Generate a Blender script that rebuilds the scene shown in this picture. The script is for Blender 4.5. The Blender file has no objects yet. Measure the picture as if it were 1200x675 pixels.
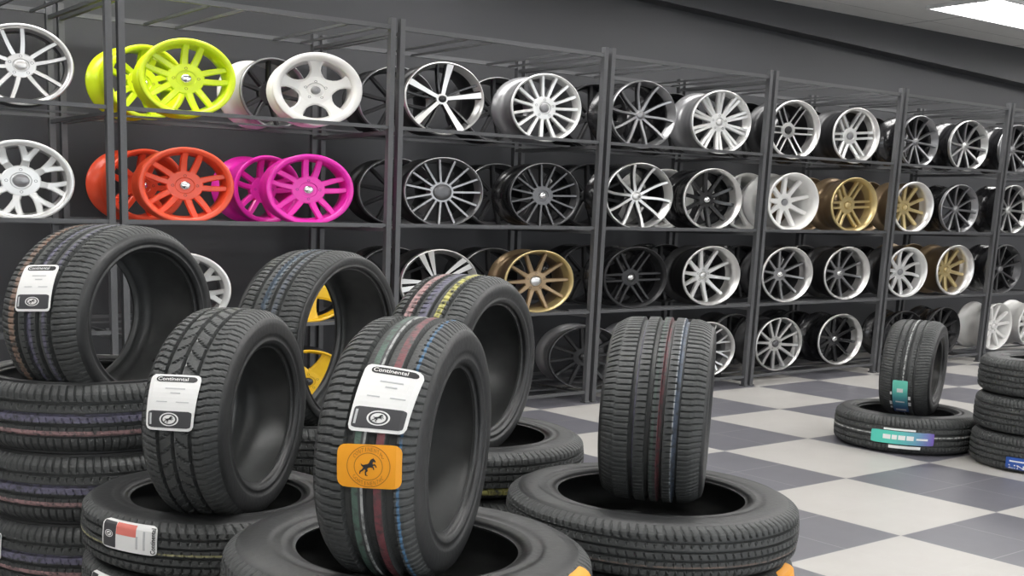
import bpy, bmesh, math, random
import numpy as np
from mathutils import Vector, Matrix
random.seed(7)
PI = math.pi
SC = bpy.context.scene
COL = SC.collection

# ------------------------------------------------------------------ helpers
def link(o, parent=None):
    COL.objects.link(o)
    if parent is not None:
        o.parent = parent
    return o

def mesh_obj(name, verts, faces, mat, parent=None, smooth=False, mats=None, midx=None):
    me = bpy.data.meshes.new(name)
    me.from_pydata([tuple(map(float, v)) for v in verts], [], [tuple(map(int, f)) for f in faces])
    for m in (mats or [mat]):
        me.materials.append(m)
    if midx is not None:
        me.polygons.foreach_set('material_index', np.asarray(midx, dtype=np.int32))
    if smooth:
        me.polygons.foreach_set('use_smooth', np.ones(len(me.polygons), dtype=bool))
    me.update()
    return link(bpy.data.objects.new(name, me), parent)

def bm_obj(name, bm, mat, parent=None, smooth=False):
    bmesh.ops.recalc_face_normals(bm, faces=bm.faces[:])
    me = bpy.data.meshes.new(name)
    bm.to_mesh(me); bm.free()
    me.materials.append(mat)
    if smooth:
        me.polygons.foreach_set('use_smooth', np.ones(len(me.polygons), dtype=bool))
    return link(bpy.data.objects.new(name, me), parent)

def add_box(bm, x0, x1, y0, y1, z0, z1):
    vs = [bm.verts.new((x, y, z)) for x in (x0, x1) for y in (y0, y1) for z in (z0, z1)]
    for f in ((0, 1, 3, 2), (4, 6, 7, 5), (0, 4, 5, 1), (2, 3, 7, 6), (0, 2, 6, 4), (1, 5, 7, 3)):
        bm.faces.new([vs[i] for i in f])

def add_bar(bm, a, b, w):
    a, b = Vector(a), Vector(b)
    d = (b - a).normalized()
    up = Vector((0, 0, 1)) if abs(d.z) < .9 else Vector((1, 0, 0))
    s = d.cross(up).normalized() * w / 2
    t = d.cross(s).normalized() * w / 2
    r = [[bm.verts.new(p + s * i + t * j) for i, j in ((-1, -1), (1, -1), (1, 1), (-1, 1))] for p in (a, b)]
    bm.faces.new(r[0]); bm.faces.new(r[1][::-1])
    for k in range(4):
        bm.faces.new((r[0][k], r[0][(k + 1) % 4], r[1][(k + 1) % 4], r[1][k]))

def box_obj(name, b, mat, parent=None, bevel=0):
    bm = bmesh.new(); add_box(bm, *b)
    if bevel:
        bmesh.ops.recalc_face_normals(bm, faces=bm.faces[:])
        bmesh.ops.bevel(bm, geom=bm.edges[:], offset=bevel, segments=2, affect='EDGES')
    return bm_obj(name, bm, mat, parent)

def thing(name, label, cat, loc, rz=0, group=None):
    o = bpy.data.objects.new(name, None)
    o.empty_display_size = .1
    o.location = loc; o.rotation_euler = (0, 0, rz)
    tag(o, label, cat, group)
    return link(o)

def tag(o, label, cat, group=None):
    o['label'] = label; o['category'] = cat
    if group: o['group'] = group

def structure(o):
    o['kind'] = 'structure'
    return o

# ------------------------------------------------------------------ materials
def mat(name, col, rough=.5, metal=0., bump=0., bscale=40., var=0., spec=.5, coat=0.):
    m = bpy.data.materials.new(name); m.use_nodes = True
    nt = m.node_tree; b = nt.nodes['Principled BSDF']
    b.inputs['Base Color'].default_value = (*col, 1)
    b.inputs['Roughness'].default_value = rough
    b.inputs['Metallic'].default_value = metal
    b.inputs['Specular IOR Level'].default_value = spec
    b.inputs['Coat Weight'].default_value = coat
    b.inputs['Coat Roughness'].default_value = .12
    if bump or var:
        tc = nt.nodes.new('ShaderNodeTexCoord')
        n = nt.nodes.new('ShaderNodeTexNoise'); n.inputs['Scale'].default_value = bscale
        n.inputs['Detail'].default_value = 4
        nt.links.new(tc.outputs['Object'], n.inputs['Vector'])
        if bump:
            bp = nt.nodes.new('ShaderNodeBump'); bp.inputs['Strength'].default_value = bump
            bp.inputs['Distance'].default_value = .01
            nt.links.new(n.outputs['Fac'], bp.inputs['Height'])
            nt.links.new(bp.outputs['Normal'], b.inputs['Normal'])
        if var:
            mx = nt.nodes.new('ShaderNodeMix'); mx.data_type = 'RGBA'
            mx.inputs['A'].default_value = (*[c * (1 - var) for c in col], 1)
            mx.inputs['B'].default_value = (*[min(1, c * (1 + var)) for c in col], 1)
            nt.links.new(n.outputs['Fac'], mx.inputs['Factor'])
            nt.links.new(mx.outputs['Result'], b.inputs['Base Color'])
    return m

def math_node(nt, op, a, b=None, c=None):
    n = nt.nodes.new('ShaderNodeMath'); n.operation = op
    for i, v in enumerate((a, b, c)):
        if v is None: continue
        if isinstance(v, (int, float)): n.inputs[i].default_value = v
        else: nt.links.new(v, n.inputs[i])
    return n.outputs[0]

def mix_col(nt, fac, a, b):
    n = nt.nodes.new('ShaderNodeMix'); n.data_type = 'RGBA'
    for k, v in (('Factor', fac), ('A', a), ('B', b)):
        if isinstance(v, (int, float)): n.inputs[k].default_value = v
        elif isinstance(v, tuple): n.inputs[k].default_value = (*v, 1)
        else: nt.links.new(v, n.inputs[k])
    return n.outputs['Result']

RUB = (.056, .059, .059)
def tread_mat(name, stripes, base=RUB):
    """rubber tread; painted marking lines run round it (stripe centre and half width in metres along the axle)"""
    m = mat(name, base, .52, 0, .25, 120, 0, .45)
    nt = m.node_tree; b = nt.nodes['Principled BSDF']
    tc = nt.nodes.new('ShaderNodeTexCoord')
    sx = nt.nodes.new('ShaderNodeSeparateXYZ'); nt.links.new(tc.outputs['Object'], sx.inputs[0])
    nz = nt.nodes.new('ShaderNodeTexNoise'); nz.inputs['Scale'].default_value = 55; nz.inputs['Detail'].default_value = 3
    nt.links.new(tc.outputs['Object'], nz.inputs['Vector'])
    wear = nt.nodes.new('ShaderNodeMapRange')
    wear.inputs['From Min'].default_value = .3; wear.inputs['From Max'].default_value = .55
    nt.links.new(nz.outputs['Fac'], wear.inputs['Value'])
    dust = nt.nodes.new('ShaderNodeTexNoise'); dust.inputs['Scale'].default_value = 9
    nt.links.new(tc.outputs['Object'], dust.inputs['Vector'])
    col = mix_col(nt, dust.outputs['Fac'], tuple(c * .8 for c in base), tuple(c * 1.25 for c in base))
    for c, hw, rgb, amt in stripes:
        d = math_node(nt, 'ABSOLUTE', math_node(nt, 'SUBTRACT', sx.outputs['Y'], c))
        f = math_node(nt, 'LESS_THAN', d, hw)
        f = math_node(nt, 'MULTIPLY', f, math_node(nt, 'MULTIPLY', wear.outputs[0], amt))
        col = mix_col(nt, f, col, rgb)
    nt.links.new(col, b.inputs['Base Color'])
    return m

M = {}
M['sidewall'] = mat('sidewall_rubber', (.027, .028, .029), .46, 0, .12, 60, .25, .5)
M['liner'] = mat('inner_liner_rubber', (.105, .108, .108), .36, 0, .1, 18, .3, .5)
M['bead'] = mat('bead_rubber', (.022, .022, .023), .40)
M['rack'] = mat('rack_grey_steel', (.105, .107, .112), .42, .2, .05, 80, .1)
M['wall'] = mat('dark_grey_paint', (.046, .047, .052), .60, 0, .06, 60, .06)
M['white_wall'] = mat('off_white_paint', (.72, .72, .70), .6, 0, .05, 60, .03)
M['silver'] = mat('silver_paint', (.68, .68, .67), .28, .85)
M['bright'] = mat('bright_silver_paint', (.80, .80, .79), .30, .55, coat=.3)
M['polish'] = mat('polished_alloy', (.80, .79, .78), .33, .88)
M['white'] = mat('white_enamel', (.83, .82, .80), .30, 0, coat=.4)
M['grey'] = mat('gunmetal_paint', (.34, .34, .35), .30, .8)
M['dgrey'] = mat('dark_gunmetal_paint', (.13, .13, .135), .32, .7)
M['black'] = mat('gloss_black_paint', (.016, .016, .018), .25, .1, coat=.5)
M['satin'] = mat('satin_black_paint', (.030, .030, .032), .38, .3)
M['barrel'] = mat('barrel_grey_metal', (.27, .27, .28), .34, .4)
M['yellow'] = mat('neon_yellow_paint', (.72, .90, .012), .36, 0, coat=.3)
M['orange'] = mat('neon_orange_paint', (.93, .090, .030), .36, 0, coat=.3)
M['pink'] = mat('neon_pink_paint', (.92, .022, .50), .36, 0, coat=.3)
M['sun'] = mat('sun_yellow_paint', (.90, .55, .012), .36, 0, coat=.3)
M['gold'] = mat('gold_paint', (.62, .49, .24), .33, .6)
M['bronze'] = mat('bronze_paint', (.33, .235, .14), .34, .6)
M['dark_hole'] = mat('bolt_hole_black', (.01, .01, .01), .6)
M['chrome'] = mat('chrome_cap', (.85, .85, .85), .12, 1.)
M['paper'] = mat('white_label_paper', (.86, .86, .85), .5)
M['ink'] = mat('black_label_ink', (.02, .02, .022), .5)
M['ink_grey'] = mat('grey_label_ink', (.055, .055, .06), .5)
M['ink_pale'] = mat('pale_grey_label_ink', (.55, .56, .57), .5)
M['tagorange'] = mat('orange_label_paper', (.93, .38, .015), .5)
M['brownink'] = mat('brown_label_ink', (.42, .17, .02), .5)
M['pinkink'] = mat('salmon_label_ink', (.80, .22, .18), .5)
M['blue'] = mat('blue_label_paper', (.03, .10, .42), .45)
def grad_mat(name, c0, c1, axis, a, b):
    m = mat(name, c0, .45); nt = m.node_tree; p = nt.nodes['Principled BSDF']
    tc = nt.nodes.new('ShaderNodeTexCoord'); sx = nt.nodes.new('ShaderNodeSeparateXYZ')
    nt.links.new(tc.outputs['Object'], sx.inputs[0])
    mr = nt.nodes.new('ShaderNodeMapRange'); mr.inputs['From Min'].default_value = a; mr.inputs['From Max'].default_value = b
    nt.links.new(sx.outputs[axis], mr.inputs['Value'])
    nt.links.new(mix_col(nt, mr.outputs[0], c0, c1), p.inputs['Base Color'])
    return m

# ------------------------------------------------------------------ tyre
class TyreShape:
    """axle along local Y (near sidewall at -Y), upright along Z; EX widens the ring along X as the photo shows it"""
    def __init__(s, dia, width, hole, ex):
        s.R = dia / 2; s.W = width; s.H = width / 2; s.rb = s.R * hole; s.ex = ex
    def rad(s, y):
        a = abs(y) / s.H
        r = s.R * (1 - .010 * min(a / .6, 1) ** 2)
        if a > .6: r -= s.R * .070 * ((a - .6) / .32) ** 2.2
        return r
    def at(s, phi, off, lift=.0):
        """point on the tread: PHI degrees up from -X, OFF in tyre widths towards the near sidewall"""
        y = -max(-.46, min(.46, off)) * s.W
        r = s.rad(y) + lift
        p = math.radians(phi)
        return (-math.cos(p) * r * s.ex, y, math.sin(p) * r)

def lathe(prof, n, ex, closed=False):
    """prof: (y, r) list"""
    th = np.linspace(0, 2 * PI, n, endpoint=False)
    k = len(prof)
    V = np.empty((n, k, 3))
    y = np.array([p[0] for p in prof]); r = np.array([p[1] for p in prof])
    V[:, :, 0] = np.cos(th)[:, None] * r * ex; V[:, :, 1] = y; V[:, :, 2] = np.sin(th)[:, None] * r
    F = []
    for i in range(n):
        j = (i + 1) % n
        for a in range(k if closed else k - 1):
            b = (a + 1) % k
            F.append((i * k + a, i * k + b, j * k + b, j * k + a))
    return V.reshape(-1, 3), F

def tread_mesh(s, grooves, pitch, skew, nth_per=6, depth=.011, style='sipe', gwide=1.0, slot=.17):
    H = s.H; gw = .044 * H * gwide
    edge = .92 * H
    ys = set()
    for g in grooves:
        for d in (-gw * 1.25, -gw * .75, gw * .75, gw * 1.25):
            ys.add(round(g * H + d, 5))
    for y in np.linspace(-edge, edge, 25):
        if all(abs(y - g * H) > gw * 1.9 for g in grooves): ys.add(round(float(y), 5))
    ys = np.array(sorted(ys))
    n = pitch * nth_per
    th = np.arange(n) / n * 2 * PI
    R = np.array([s.rad(y) for y in ys])
    D = np.zeros((n, len(ys)))
    gs = sorted(grooves)
    for k, y in enumerate(ys):
        f = y / H
        if any(abs(y - g * H) <= gw * .8 for g in grooves):
            D[:, k] = depth; continue
        rib = sum(f > g for g in gs)
        ph = (np.arange(n) / nth_per)
        if rib in (0, len(gs)):
            fr = (ph + skew * abs(f) * 2.2 + .17 * rib) % 1
            D[:, k] = np.where(fr < slot, depth * (.62 if slot > .18 else .42), np.where(fr < slot + .17, depth * .10, 0))
            if abs(f) > .88: D[:, k] *= .6
        else:
            lo, hi = gs[rib - 1], gs[rib]
            u = (f - lo) / (hi - lo)
            if style == 'solid': continue
            fr = (ph * (1 if style == 'sipe' else .5) + (skew * 1.5 * u if rib % 2 else -skew * 1.5 * u) + .4 * rib) % 1
            on = (u < .62) if rib % 2 else (u > .38)
            if style == 'block': on = True
            if on: D[:, k] = np.where(fr < .17, depth * .45, 0)
    r = R[None, :] - D
    V = np.empty((n, len(ys), 3))
    V[:, :, 0] = np.cos(th)[:, None] * r * s.ex; V[:, :, 1] = ys[None, :]; V[:, :, 2] = np.sin(th)[:, None] * r
    k = len(ys)
    i = np.arange(n)[:, None]; a = np.arange(k - 1)[None, :]; j = (i + 1) % n
    F = np.stack([i * k + a, i * k + a + 1, j * k + a + 1, j * k + a], -1).reshape(-1, 4)
    return V.reshape(-1, 3), F

def tyre(label, loc, dia, width, hole, ex, tmat, grooves=(-.45, -.14, .16, .46), pitch=64, skew=.35, style='sipe', gwide=1.0, rz=0, lying=False, group=None, cat='tyre'):
    s = TyreShape(dia, width, hole, ex)
    root = thing('tyre', label, cat, loc, rz, group)
    if lying:
        root.rotation_euler = (-PI / 2, 0, 0)
        root.rotation_mode = 'XYZ'
    pitch = int(pitch * (1.45 if lying else 1.7))
    V, F = tread_mesh(s, grooves, pitch, skew, style=style, gwide=gwide, slot=.20 if lying else .16)
    mesh_obj('tread', V, F, tmat, root)
    R, H, rb = s.R, s.H, s.rb
    e = R - rb
    # outer sidewall: shoulder edge to bead, with rim protector rib and a shallow step
    side = [(.92 * H, s.rad(.92 * H)), (.965 * H, R * .905 if R * .905 > rb + .55 * e else rb + .72 * e), (.990 * H, rb + .62 * e), (1.0 * H, rb + .50 * e), (.995 * H, rb + .40 * e),
            (.985 * H, rb + .34 * e), (.965 * H, rb + .325 * e), (.960 * H, rb + .24 * e), (.975 * H, rb + .215 * e), (.975 * H, rb + .175 * e), (.930 * H, rb + .14 * e), (.905 * H, rb + .07 * e), (.87 * H, rb + .012), (.83 * H, rb)]
    for sg in (-1, 1):
        V, F = lathe([(sg * y, r) for y, r in side], 96, ex)
        mesh_obj('sidewall', V, F if sg > 0 else [f[::-1] for f in F], M['sidewall'], root, smooth=True)
    inn = [(.83 * H, rb), (.76 * H, rb + .004), (.74 * H, rb + .016), (.82 * H, rb + .2 * e), (.88 * H, rb + .45 * e), (.84 * H, rb + .70 * e), (.70 * H, R * .93), (.35 * H, R * .950), (0, R * .953)]
    inn = inn + [(-y, r) for y, r in inn[-2::-1]]
    V, F = lathe(inn, 96, ex)
    mesh_obj('inner_liner', V, F, M['liner'], root, smooth=True)
    root['_h'] = 0
    del root['_h']
    return root, s

# ------------------------------------------------------------------ stickers bent round a tread
class Sticker:
    """corners TL, TR, BR, BL as (phi, off); u runs left to right, v bottom to top"""
    def __init__(st, shape, corners, ratio):
        st.s = shape; st.c = corners; st.ratio = ratio   # ratio = width / height as seen
    def at(st, u, v, lift):
        (a, b), (c, d), (e, f), (g, h) = st.c
        ph = (a * (1 - u) + c * u) * v + (g * (1 - u) + e * u) * (1 - v)
        of = (b * (1 - u) + d * u) * v + (h * (1 - u) + f * u) * (1 - v)
        return st.s.at(ph, of, lift)
    def patch(st, name, rect, m, parent, lift, rnd=0, n=12):
        u0, v0, u1, v1 = rect
        nx, ny = n, n
        V, F = [], []
        for side in (0, 1):
            for j in range(ny + 1):
                for i in range(nx + 1):
                    x, y = i / nx, j / ny
                    if rnd:
                        rx, ry = rnd, rnd * st.ratio * (u1 - u0) / (v1 - v0)
                        cx = rx if x < rx else (1 - rx if x > 1 - rx else None)
                        cy = ry if y < ry else (1 - ry if y > 1 - ry else None)
                        if cx is not None and cy is not None:
                            dx, dy = (x - cx) / rx, (y - cy) / ry
                            q = max(abs(dx), abs(dy)); L = math.hypot(dx, dy)
                            if L > 1e-6:
                                x, y = cx + dx * q / L * rx, cy + dy * q / L * ry
                    V.append(st.at(u0 + x * (u1 - u0), v0 + y * (v1 - v0), lift + (0 if side == 0 else -.0012)))
        k = nx + 1; o = k * (ny + 1)
        for j in range(ny):
            for i in range(nx):
                a = j * k + i
                F.append((a, a + 1, a + 1 + k, a + k)); F.append((o + a, o + a + k, o + a + 1 + k, o + a + 1))
        for i in range(nx):
            F.append((i, o + i, o + i + 1, i + 1)); b = ny * k + i; F.append((b, b + 1, o + b + 1, o + b))
        for j in range(ny):
            a = j * k; F.append((a, a + k, o + a + k, o + a)); a += nx; F.append((a, o + a, o + a + k, a + k))
        return mesh_obj(name, V, F, m, parent)
    def ring(st, name, cu, cv, ru, rv, inner, m, parent, lift, n=40, a0=0, a1=2 * PI):
        V, F = [], []
        full = abs(a1 - a0 - 2 * PI) < 1e-6
        cnt = n if full else n + 1
        for i in range(cnt):
            a = a0 + (a1 - a0) * i / n
            for k in (1, inner):
                V.append(st.at(cu + math.cos(a) * ru * k, cv + math.sin(a) * rv * k, lift))
        for i in range(n):
            j = (i + 1) % cnt
            F.append((2 * i, 2 * j, 2 * j + 1, 2 * i + 1))
        return mesh_obj(name, V, F, m, parent)
    def poly(st, name, pts, m, parent, lift):
        bm = bmesh.new()
        vs = [bm.verts.new((x, y, 0)) for x, y in pts]
        f = bm.faces.new(vs)
        bmesh.ops.triangulate(bm, faces=[f])
        for v in bm.verts: v.co = st.at(v.co.x, v.co.y, lift)
        return bm_obj(name, bm, m, parent)
    def text(st, name, txt, u0, v0, u1, v1, m, parent, lift, rot=0, bold=.0):
        cu = bpy.data.curves.new('lettering', 'FONT'); cu.body = txt; cu.size = 1; cu.offset = bold; cu.resolution_u = 3
        tmp = bpy.data.objects.new('lettering', cu); COL.objects.link(tmp)
        bpy.context.view_layer.update()
        dg = bpy.context.evaluated_depsgraph_get()
        me = bpy.data.meshes.new_from_object(tmp.evaluated_get(dg))
        bpy.data.objects.remove(tmp)
        xs = [v.co.x for v in me.vertices]; ys = [v.co.y for v in me.vertices]
        x0, x1, y0, y1 = min(xs), max(xs), min(ys), max(ys)
        for v in me.vertices:
            a, b = (v.co.x - x0) / (x1 - x0), (v.co.y - y0) / (y1 - y0)
            if rot: a, b = 1 - b, a
            v.co = st.at(u0 + a * (u1 - u0), v0 + b * (v1 - v0), lift)
        me.materials.clear(); me.materials.append(m)
        me.name = name
        return link(bpy.data.objects.new(name, me), parent)

HORSE = [(-.55, -.10), (-.80, .10), (-.86, .34), (-.70, .20), (-.55, .16), (-.30, .22), (-.05, .26), (.10, .40), (.22, .66), (.34, .78), (.50, .84), (.52, .94), (.60, .84), (.78, .66), (.86, .52),
         (.76, .46), (.60, .54), (.50, .40), (.54, .24), (.74, .30), (.90, .16), (.98, -.06), (.88, -.08), (.80, .10), (.66, .16), (.52, .06), (.66, -.08), (.70, -.30), (.60, -.32), (.54, -.12),
         (.34, -.06), (.06, -.10), (-.10, -.22), (-.02, -.44), (-.22, -.60), (-.20, -.86), (-.02, -.92), (-.10, -.98), (-.34, -.94), (-.38, -.58), (-.28, -.40), (-.44, -.28), (-.60, -.46), (-.84, -.58),
         (-.92, -.80), (-1.02, -.78), (-.96, -.48), (-.74, -.34)]

def white_label(root, shape, corners, ratio, turned=False, accent=False):
    """white maker's label: lettered header strip, faint print, dark foot with round horse emblem"""
    st = Sticker(shape, corners, ratio)
    lab = st.patch('label', (0, 0, 1, 1), M['paper'], root, .0035, rnd=.10)
    lab['label'] = 'white paper label with dark emblem panel'
    z = .0043; zz = .0050; z3 = .0057
    if not turned:
        st.patch('header_strip', (.12, .865, .93, .965), M['ink'], lab, z, rnd=.08)
        st.text('lettering', 'Continental', .16, .885, .76, .948, M['paper'], lab, zz, bold=.01)
        st.patch('print_line', (.34, .735, .74, .755), M['ink_pale'], lab, z, n=4)
        st.patch('print_line', (.46, .655, .66, .675), M['ink_pale'], lab, z, n=4)
        st.patch('print_line', (.20, .50, .42, .515), M['ink_pale'], lab, z, n=4)
        st.patch('print_line', (.60, .50, .86, .515), M['ink_pale'], lab, z, n=4)
        st.patch('emblem_panel', (.05, .05, .95, .345), M['ink_grey'], lab, z, rnd=.06)
        st.patch('side_print', (.085, .10, .125, .30), M['ink_pale'], lab, zz, n=4)
        cu, cv, ru = .50, .20, .20
        rv = ru * ratio * .62
        st.ring('emblem_ring', cu, cv, ru, rv, .84, M['paper'], lab, zz)
        st.ring('emblem_disc', cu, cv, ru * .66, rv * .66, .02, M['paper'], lab, zz)
        st.poly('emblem_horse', [(cu + x * ru * .50, cv + y * rv * .55) for x, y in HORSE], M['ink'], lab, z3)
    else:
        st.patch('emblem_panel', (.03, .06, .29, .94), M['ink_grey'], lab, z, rnd=.06)
        if accent:
            p = st.patch('colour_panel', (.30, .56, .66, .95), M['pinkink'], lab, z)
        st.text('lettering', 'Continental', .90, .06, .975, .94, M['ink'], lab, zz, rot=1, bold=.02)
        st.patch('print_line', (.66, .15, .69, .60), M['ink_pale'], lab, z, n=4)
        st.patch('print_line', (.78, .15, .81, .80), M['ink_pale'], lab, z, n=4)
        cu, cv, ru = .155, .52, .085
        rv = ru * ratio
        st.ring('emblem_ring', cu, cv, ru, rv, .82, M['paper'], lab, zz)
        st.ring('emblem_disc', cu, cv, ru * .62, rv * .62, .02, M['paper'], lab, zz)
        st.poly('emblem_horse', [(cu + x * ru * .48, cv + y * rv * .50) for x, y in HORSE], M['ink'], lab, z3)
    return lab

def orange_label(root, shape, corners, ratio, full=True):
    st = Sticker(shape, corners, ratio)
    lab = st.patch('label', (0, 0, 1, 1), M['tagorange'], root, .0035, rnd=.13)
    lab['label'] = 'orange paper label with rearing horse'
    if full:
        cu, cv, ru = .50, .50, .34
        rv = ru * ratio
        st.ring('emblem_ring', cu, cv, ru, rv, .965, M['brownink'], lab, .0043, 48)
        st.ring('emblem_ring', cu, cv, ru * .66, rv * .66, .95, M['brownink'], lab, .0043, 48)
        st.poly('emblem_horse', [(cu + x * ru * .40, cv + y * rv * .46) for x, y in HORSE], M['ink'], lab, .0045)
        # lettering round the ring
        word = 'CONTINENTAL'
        for top in (1, 0):
            for k, ch in enumerate(word):
                t = (k - (len(word) - 1) / 2) / len(word)
                a = PI / 2 - t * 2.0 if top else -PI / 2 + t * 2.0
                x, y = cu + math.cos(a) * ru * .82, cv + math.sin(a) * rv * .82
                if ch == 'I': st.text('lettering', ch, x - .006, y - .045, x + .006, y + .045, M['brownink'], lab, .0044)
                else: st.text('lettering', ch, x - .018, y - .045, x + .018, y + .045, M['brownink'], lab, .0044)
    return lab

# ------------------------------------------------------------------ wheels
WE = 1.30     # rings read wider than tall in the photo
WR = .26
DEPTH = .30
def strip(V, F, I, pts, th, bev=.30):
    """spoke: pts = (x, z, yfront, halfwidth); trapezoid section with a raised centre face"""
    base = len(V); n = len(pts)
    for k, (x, z, y, hw) in enumerate(pts):
        a = pts[max(k - 1, 0)]; b = pts[min(k + 1, n - 1)]
        dx, dz = b[0] - a[0], b[1] - a[1]; L = math.hypot(dx, dz) or 1
        nx, nz = -dz / L, dx / L
        for off, yy in ((-hw, y + th), (-hw, y + th * .25), (-hw * (1 - bev), y), (hw * (1 - bev), y), (hw, y + th * .25), (hw, y + th)):
            V.append((x + nx * off, yy, z + nz * off))
    for k in range(n - 1):
        for j in range(6):
            a = base + k * 6 + j; b = base + k * 6 + (j + 1) % 6
            F.append((a, b, b + 6, a + 6)); I.append(0 if j == 2 else 1)
    F.append(tuple(base + j for j in range(6))[::-1]); I.append(1)
    F.append(tuple(base + (n - 1) * 6 + j for j in range(6))); I.append(1)

def curve_pts(r0, a0, r1, a1, y0, y1, w0, w1, wm=None, bend=0, n=7, yexp=1.5):
    P = []
    for k in range(n):
        t = k / (n - 1)
        r = r0 + (r1 - r0) * t
        a = a0 + (a1 - a0) * t + bend * math.sin(PI * t)
        y = y0 + (y1 - y0) * t ** yexp
        w = w0 + (w1 - w0) * t
        if wm is not None: w = (1 - t) ** 2 * w0 + 2 * t * (1 - t) * wm + t * t * w1
        P.append((math.cos(a) * r, math.sin(a) * r, y, w))
    return P

WHEEL_CACHE = {}
def wheel_meshes(kind, spec):
    """returns mesh data of rim, spokes, cap, bolt hole for a kind of wheel"""
    if kind in WHEEL_CACHE: return WHEEL_CACHE[kind]
    R = WR
    g = lambda k, d: spec.get(k, d)
    dish = g('dish', .02)              # how deep the spokes' outer ends sit behind the lip
    lipw = g('lipw', .055)             # lip ring width
    rin = R * (1 - lipw) - (.006 if dish > .04 else 0)
    face, lip, bar = M[g('face', 'silver')], M[g('lip', g('face', 'silver'))], M[g('barrel', g('lip', g('face', 'silver')))]
    sidem = M[g('side', g('face', 'silver'))]
    y0 = max(.045, dish + .045)
    # rim: lip, dished inner wall, inner barrel, back flange, outer barrel
    prof = [(.000, R * .985), (-.003, R * .965), (0, R * (1 - lipw * .55)), (.006, rin), (dish + .004, rin - .002), (dish + .040, rin - .008), (dish + .055, min(R * .86, rin - .014)),
            (.16, min(R * .83, rin - .016)), (.26, R * .865), (DEPTH - .008, R * .90), (DEPTH, R * .93), (DEPTH + .003, R * .97), (DEPTH - .004, R * .985), (DEPTH - .022, R * .985), (DEPTH - .028, R * .935),
            (DEPTH - .07, R * .925), (.232, R * .885), (y0 + .075, R * .870), (y0 + .04, R * .905), (y0, max(R * .930, rin + .010)), (.026, max(R * .938, rin + .012)), (.020, R * .985), (.012, R * .998), (.005, R * .998)]
    V, F = lathe(prof, 72, WE, closed=True)
    k = len(prof); idx = np.array([(0 if (a <= 5 or a >= 20) else 1) for i in range(72) for a in range(k)])
    me = bpy.data.meshes.new('rim'); me.from_pydata([tuple(v) for v in V], [], F)
    me.materials.append(lip); me.materials.append(bar)
    me.polygons.foreach_set('material_index', idx.astype(np.int32))
    me.polygons.foreach_set('use_smooth', np.ones(len(F), dtype=bool)); me.update()
    # spokes
    SV, SF, SI = [], [], []
    n = g('n', 5); st = g('style', 'single'); rot = math.radians(g('rot', 90))
    hr = R * g('hub', .24); yh = g('yhub', dish + .030); yr = dish + .006
    w = R * g('w', .07); w1 = R * g('w1', g('w', .07)); th = g('th', .03)
    for i in range(n):
        a = rot + 2 * PI * i / n
        if st == 'single':
            wm = R * g('wm', g('w', .07))
            strip(SV, SF, SI, curve_pts(hr * .7, a, rin + .004, a + g('sweep', 0), yh, yr, w, w1, wm, g('bend', 0)), th)
        elif st == 'twin':
            d0, d1 = g('d0', .05), g('d1', .2)
            for sg in (-1, 1):
                strip(SV, SF, SI, curve_pts(hr * .8, a + sg * d0, rin + .004, a + sg * d1, yh, yr, w, w1, None, g('bend', 0) * sg), th)
        elif st == 'parallel':
            off = R * g('off', .09)
            for sg in (-1, 1):
                P = []
                for k in range(7):
                    t = k / 6; r = hr * .6 + (math.sqrt(rin ** 2 - off ** 2) + .004 - hr * .6) * t
                    x, z = math.cos(a) * r - math.sin(a) * off * sg, math.sin(a) * r + math.cos(a) * off * sg
                    P.append((x, z, yh + (yr - yh) * t ** 1.5, w + (w1 - w) * t))
                strip(SV, SF, SI, P, th)
        elif st == 'wye':
            rm = R * g('fork', .60); d = g('d1', .2)
            strip(SV, SF, SI, curve_pts(hr * .8, a, rm, a, yh, yh + (yr - yh) * .45, w * 1.25, w * 1.0), th)
            for sg in (-1, 1):
                strip(SV, SF, SI, curve_pts(rm - R * .03, a + sg * .02, rin + .004, a + sg * d, yh + (yr - yh) * .45, yr, w, w1), th)
        elif st == 'split':      # bright spoke with a dark rib beside it
            strip(SV, SF, SI, curve_pts(hr * .7, a, rin + .004, a + g('sweep', 0), yh, yr, w, w1, R * g('wm', g('w', .07))), th)
            b0 = len(SF)
            strip(SV, SF, SI, curve_pts(hr * .7, a + .42, rin + .002, a + .30, yh + .012, yr + .012, w * .45, w * .45), th)
            for q in range(b0, len(SF)): SI[q] = 1
    # hub disc
    nb = 40; b0 = len(SV)
    for rr, yy in ((hr, yh + th), (hr, yh + .004), (hr * .94, yh - .002), (hr * .55, yh - .003), (hr * .5, yh + .004)):
        for q in range(nb):
            t = 2 * PI * q / nb; SV.append((math.cos(t) * rr, yy, math.sin(t) * rr))
    for k in range(4):
        for q in range(nb):
            p = (q + 1) % nb
            SF.append((b0 + k * nb + q, b0 + k * nb + p, b0 + (k + 1) * nb + p, b0 + (k + 1) * nb + q)); SI.append(0)
    SF.append(tuple(b0 + 4 * nb + q for q in range(nb))); SI.append(0)
    SV = [(x * WE, y, z) for x, y, z in SV]
    ms = bpy.data.meshes.new('spokes'); ms.from_pydata(SV, [], SF); ms.materials.append(face); ms.materials.append(sidem)
    ms.polygons.foreach_set('material_index', np.array(SI, dtype=np.int32)); ms.update()
    bm = bmesh.new(); bm.from_mesh(ms); bmesh.ops.recalc_face_normals(bm, faces=bm.faces[:]); bm.to_mesh(ms); bm.free()
    # centre cap: shallow dome
    cr = R * g('cap', .13)
    prof = [(yh + .006, cr), (yh - .004, cr), (yh - .010, cr * .86), (yh - .014, cr * .5), (yh - .0155, .001)]
    V, F = lathe(prof, 32, WE)
    mc = bpy.data.meshes.new('centre_cap'); mc.from_pydata([tuple(v) for v in V], [], F); mc.materials.append(M[g('capm', 'chrome')])
    mc.polygons.foreach_set('use_smooth', np.ones(len(F), dtype=bool)); mc.update()
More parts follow.
